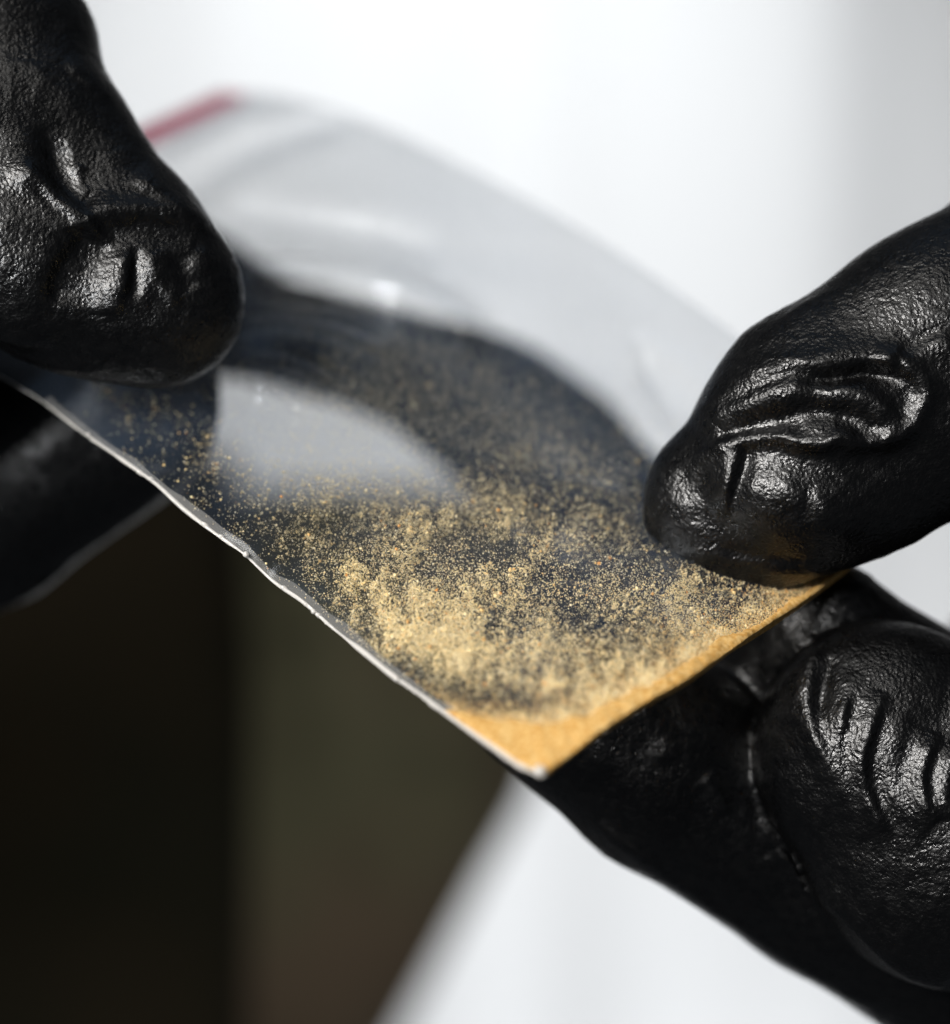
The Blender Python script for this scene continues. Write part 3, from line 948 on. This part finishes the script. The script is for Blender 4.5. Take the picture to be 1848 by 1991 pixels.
lt_strokes = [
    (z1([(60, 780), (140, 858), (230, 925), (320, 1000), (400, 1060), (445, 1110), (430, 1170)]), 13, 34, 1.0, .2, .15),
    (z1([(120, 900), (200, 965), (300, 1050), (370, 1105)]), 8, 12, -0.30, .3, .3),
    (z1([(215, 600), (245, 740), (280, 850), (370, 925), (470, 985)]), 26, 20, -0.8, .3, .3),
    (z1([(420, 1040), (560, 1050), (700, 1045), (850, 1065), (980, 1110), (1070, 1180)]), 20, 14, 0.80, .15, .4),
    (z1([(450, 1150), (600, 1125), (800, 1130), (930, 1175)]), 26, 32, -0.8, .2, .4),
    (z1([(650, 850), (760, 930), (870, 1020), (1000, 1110)]), 28, 13, 0.60, .2, .4),
    (z1([(330, 300), (420, 370), (520, 450), (580, 500)]), 22, 12, 0.35, .2, .5),
    (z1([(380, 800), (372, 860), (400, 920), (430, 960)]), 12, 18, 0.3),
    (z1([(450, 1130), (400, 1200), (330, 1290), (285, 1390), (280, 1490)]), 50, 16, -0.85),
    (z1([(655, 1200), (655, 1300), (660, 1400), (650, 1460)]), 13, 13, -0.55),
    (z1([(625, 1220), (610, 1320), (590, 1430), (570, 1540)]), 10, 34, 0.45),
    (z1([(720, 1220), (760, 1330), (820, 1430), (860, 1490)]), 26, 12, 0.30),
    (z1([(880, 1230), (895, 1340), (940, 1420)]), 22, 22, -0.40),
    (z1([(960, 1200), (1010, 1260), (1050, 1330)]), 12, 22, 0.30, .3, .4),
    (z1([(280, 1490), (420, 1590), (560, 1640), (700, 1630), (850, 1540)]), 26, 26, 0.30),
    (z1([(200, 1780), (320, 1790), (440, 1800), (540, 1780)]), 12, 14, 0.25),
]
lt_blobs = [(40, 490, 110, 120, 0, 1.1), (40, 320, 60, 60, 0, .4), (215, 590, 80, 60, 0, 0.5), (120, 270, 150, 60, 45, -0.5)]
lm_strokes = [(z1([(-200, 3200), (0, 2990), (300, 2820), (600, 2620), (800, 2470)]), 12, 20, 0.6, .02, .15),
              ([(60, 900), (110, 860), (150, 830)], 30, 30, 0.3)]
left_h = hand_mesh('gloved_hand', [(L_THUMB, 3.0, 3.2), (L_KNUCKLE, 2.0, 2.5), (L_PAD, 2.0, 2), (L_INDEX, 1.0, 6.0), (L_MIDDLE, 0.6, 1.8), (L_RING, 1.0, 3), (L_LITTLE, 1.0, 3), (L_BACK, 1.0, 3)], L_PALM,
                   (-185, -32, -75), (30, 85, 62), [(lt_strokes, lt_blobs, -40, 14), (lm_strokes, [], -40, 34)])
tag(left_h, 'left gloved hand pinching the bag, wrinkled black thumb in front', 'hand', group='black gloved hands holding the bag')

# ------------------------------------------------------------------ dark clothing behind, out of focus
garment = bpy.data.objects.new('dark_garment', None)
C.objects.link(garment)
garment.location = (-0.05, 0.22, -0.15)
garment.empty_display_size = 0.02
tag(garment, 'out of focus dark olive clothing hanging behind the hands and bag', 'clothing')


def cloth_roll(name, mat, v0, v1, right_pts, left_pts, depth_pts, thick, fold):
    nu, nv_ = 120, 90
    rows = np.linspace(0, 1, nv_)
    vv = v0 + rows * (v1 - v0)
    re_ = np.interp(vv, *right_pts); le_ = np.interp(vv, *left_pts); d0 = np.interp(vv, *depth_pts)
    th_ = np.linspace(0, 2 * np.pi, nu, endpoint=False)
    ca, sa = np.cos(th_), np.sin(th_)
    g = []
    for k in range(nv_):
        cx, hw = (re_[k] + le_[k]) / 2, (re_[k] - le_[k]) / 2
        uu = cx + hw * np.sign(ca) * np.abs(ca) ** 0.6
        yy = d0[k] + thick - thick * np.sign(sa) * np.abs(sa) ** 0.7
        g.append(P(uu, np.full(nu, vv[k]), d0[k] + 20) * [1, 0, 1] + np.stack([0 * uu, yy, 0 * uu], -1))
    g = np.array(g).reshape(-1, 3)
    g[:, 1] += fold * noise3(g * [1, 1, 0.4], 22.0) + 0.5 * fold * noise3(g, 9.0)
    i = np.arange(nv_ * nu).reshape(nv_, nu)
    f = np.stack([i[:-1], i[1:], np.roll(i[1:], -1, 1), np.roll(i[:-1], -1, 1)], -1).reshape(-1, 4)
    a_, b_ = len(g), len(g) + 1
    allv = np.r_[g, [g[:nu].mean(0)], [g[-nu:].mean(0)]] * MM - np.array(garment.location)
    tri = [(a_, j, (j + 1) % nu) for j in range(nu)] + [(b_, (nv_ - 1) * nu + (j + 1) % nu, (nv_ - 1) * nu + j) for j in range(nu)]
    me = bpy.data.meshes.new(name)
    me.from_pydata([tuple(x) for x in allv], [], [tuple(x) for x in f] + tri)
    me.polygons.foreach_set('use_smooth', np.ones(len(me.polygons), bool))
    me.materials.append(mat)
    o = bpy.data.objects.new(name, me)
    C.objects.link(o)
    o.parent = garment
    return o


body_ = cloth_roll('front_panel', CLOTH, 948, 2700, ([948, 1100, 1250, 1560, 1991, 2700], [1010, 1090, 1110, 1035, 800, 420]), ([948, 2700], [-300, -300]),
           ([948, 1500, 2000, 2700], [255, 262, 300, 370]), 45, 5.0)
side_ = cloth_roll('side_panel', DARK_CLOTH, 880, 2800, ([880, 1300, 2000, 2800], [455, 485, 480, 440]), ([880, 2800], [-1300, -1300]),
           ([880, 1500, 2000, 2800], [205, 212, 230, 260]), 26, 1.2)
body_['label'] = 'olive brown panel of the blurred clothing'
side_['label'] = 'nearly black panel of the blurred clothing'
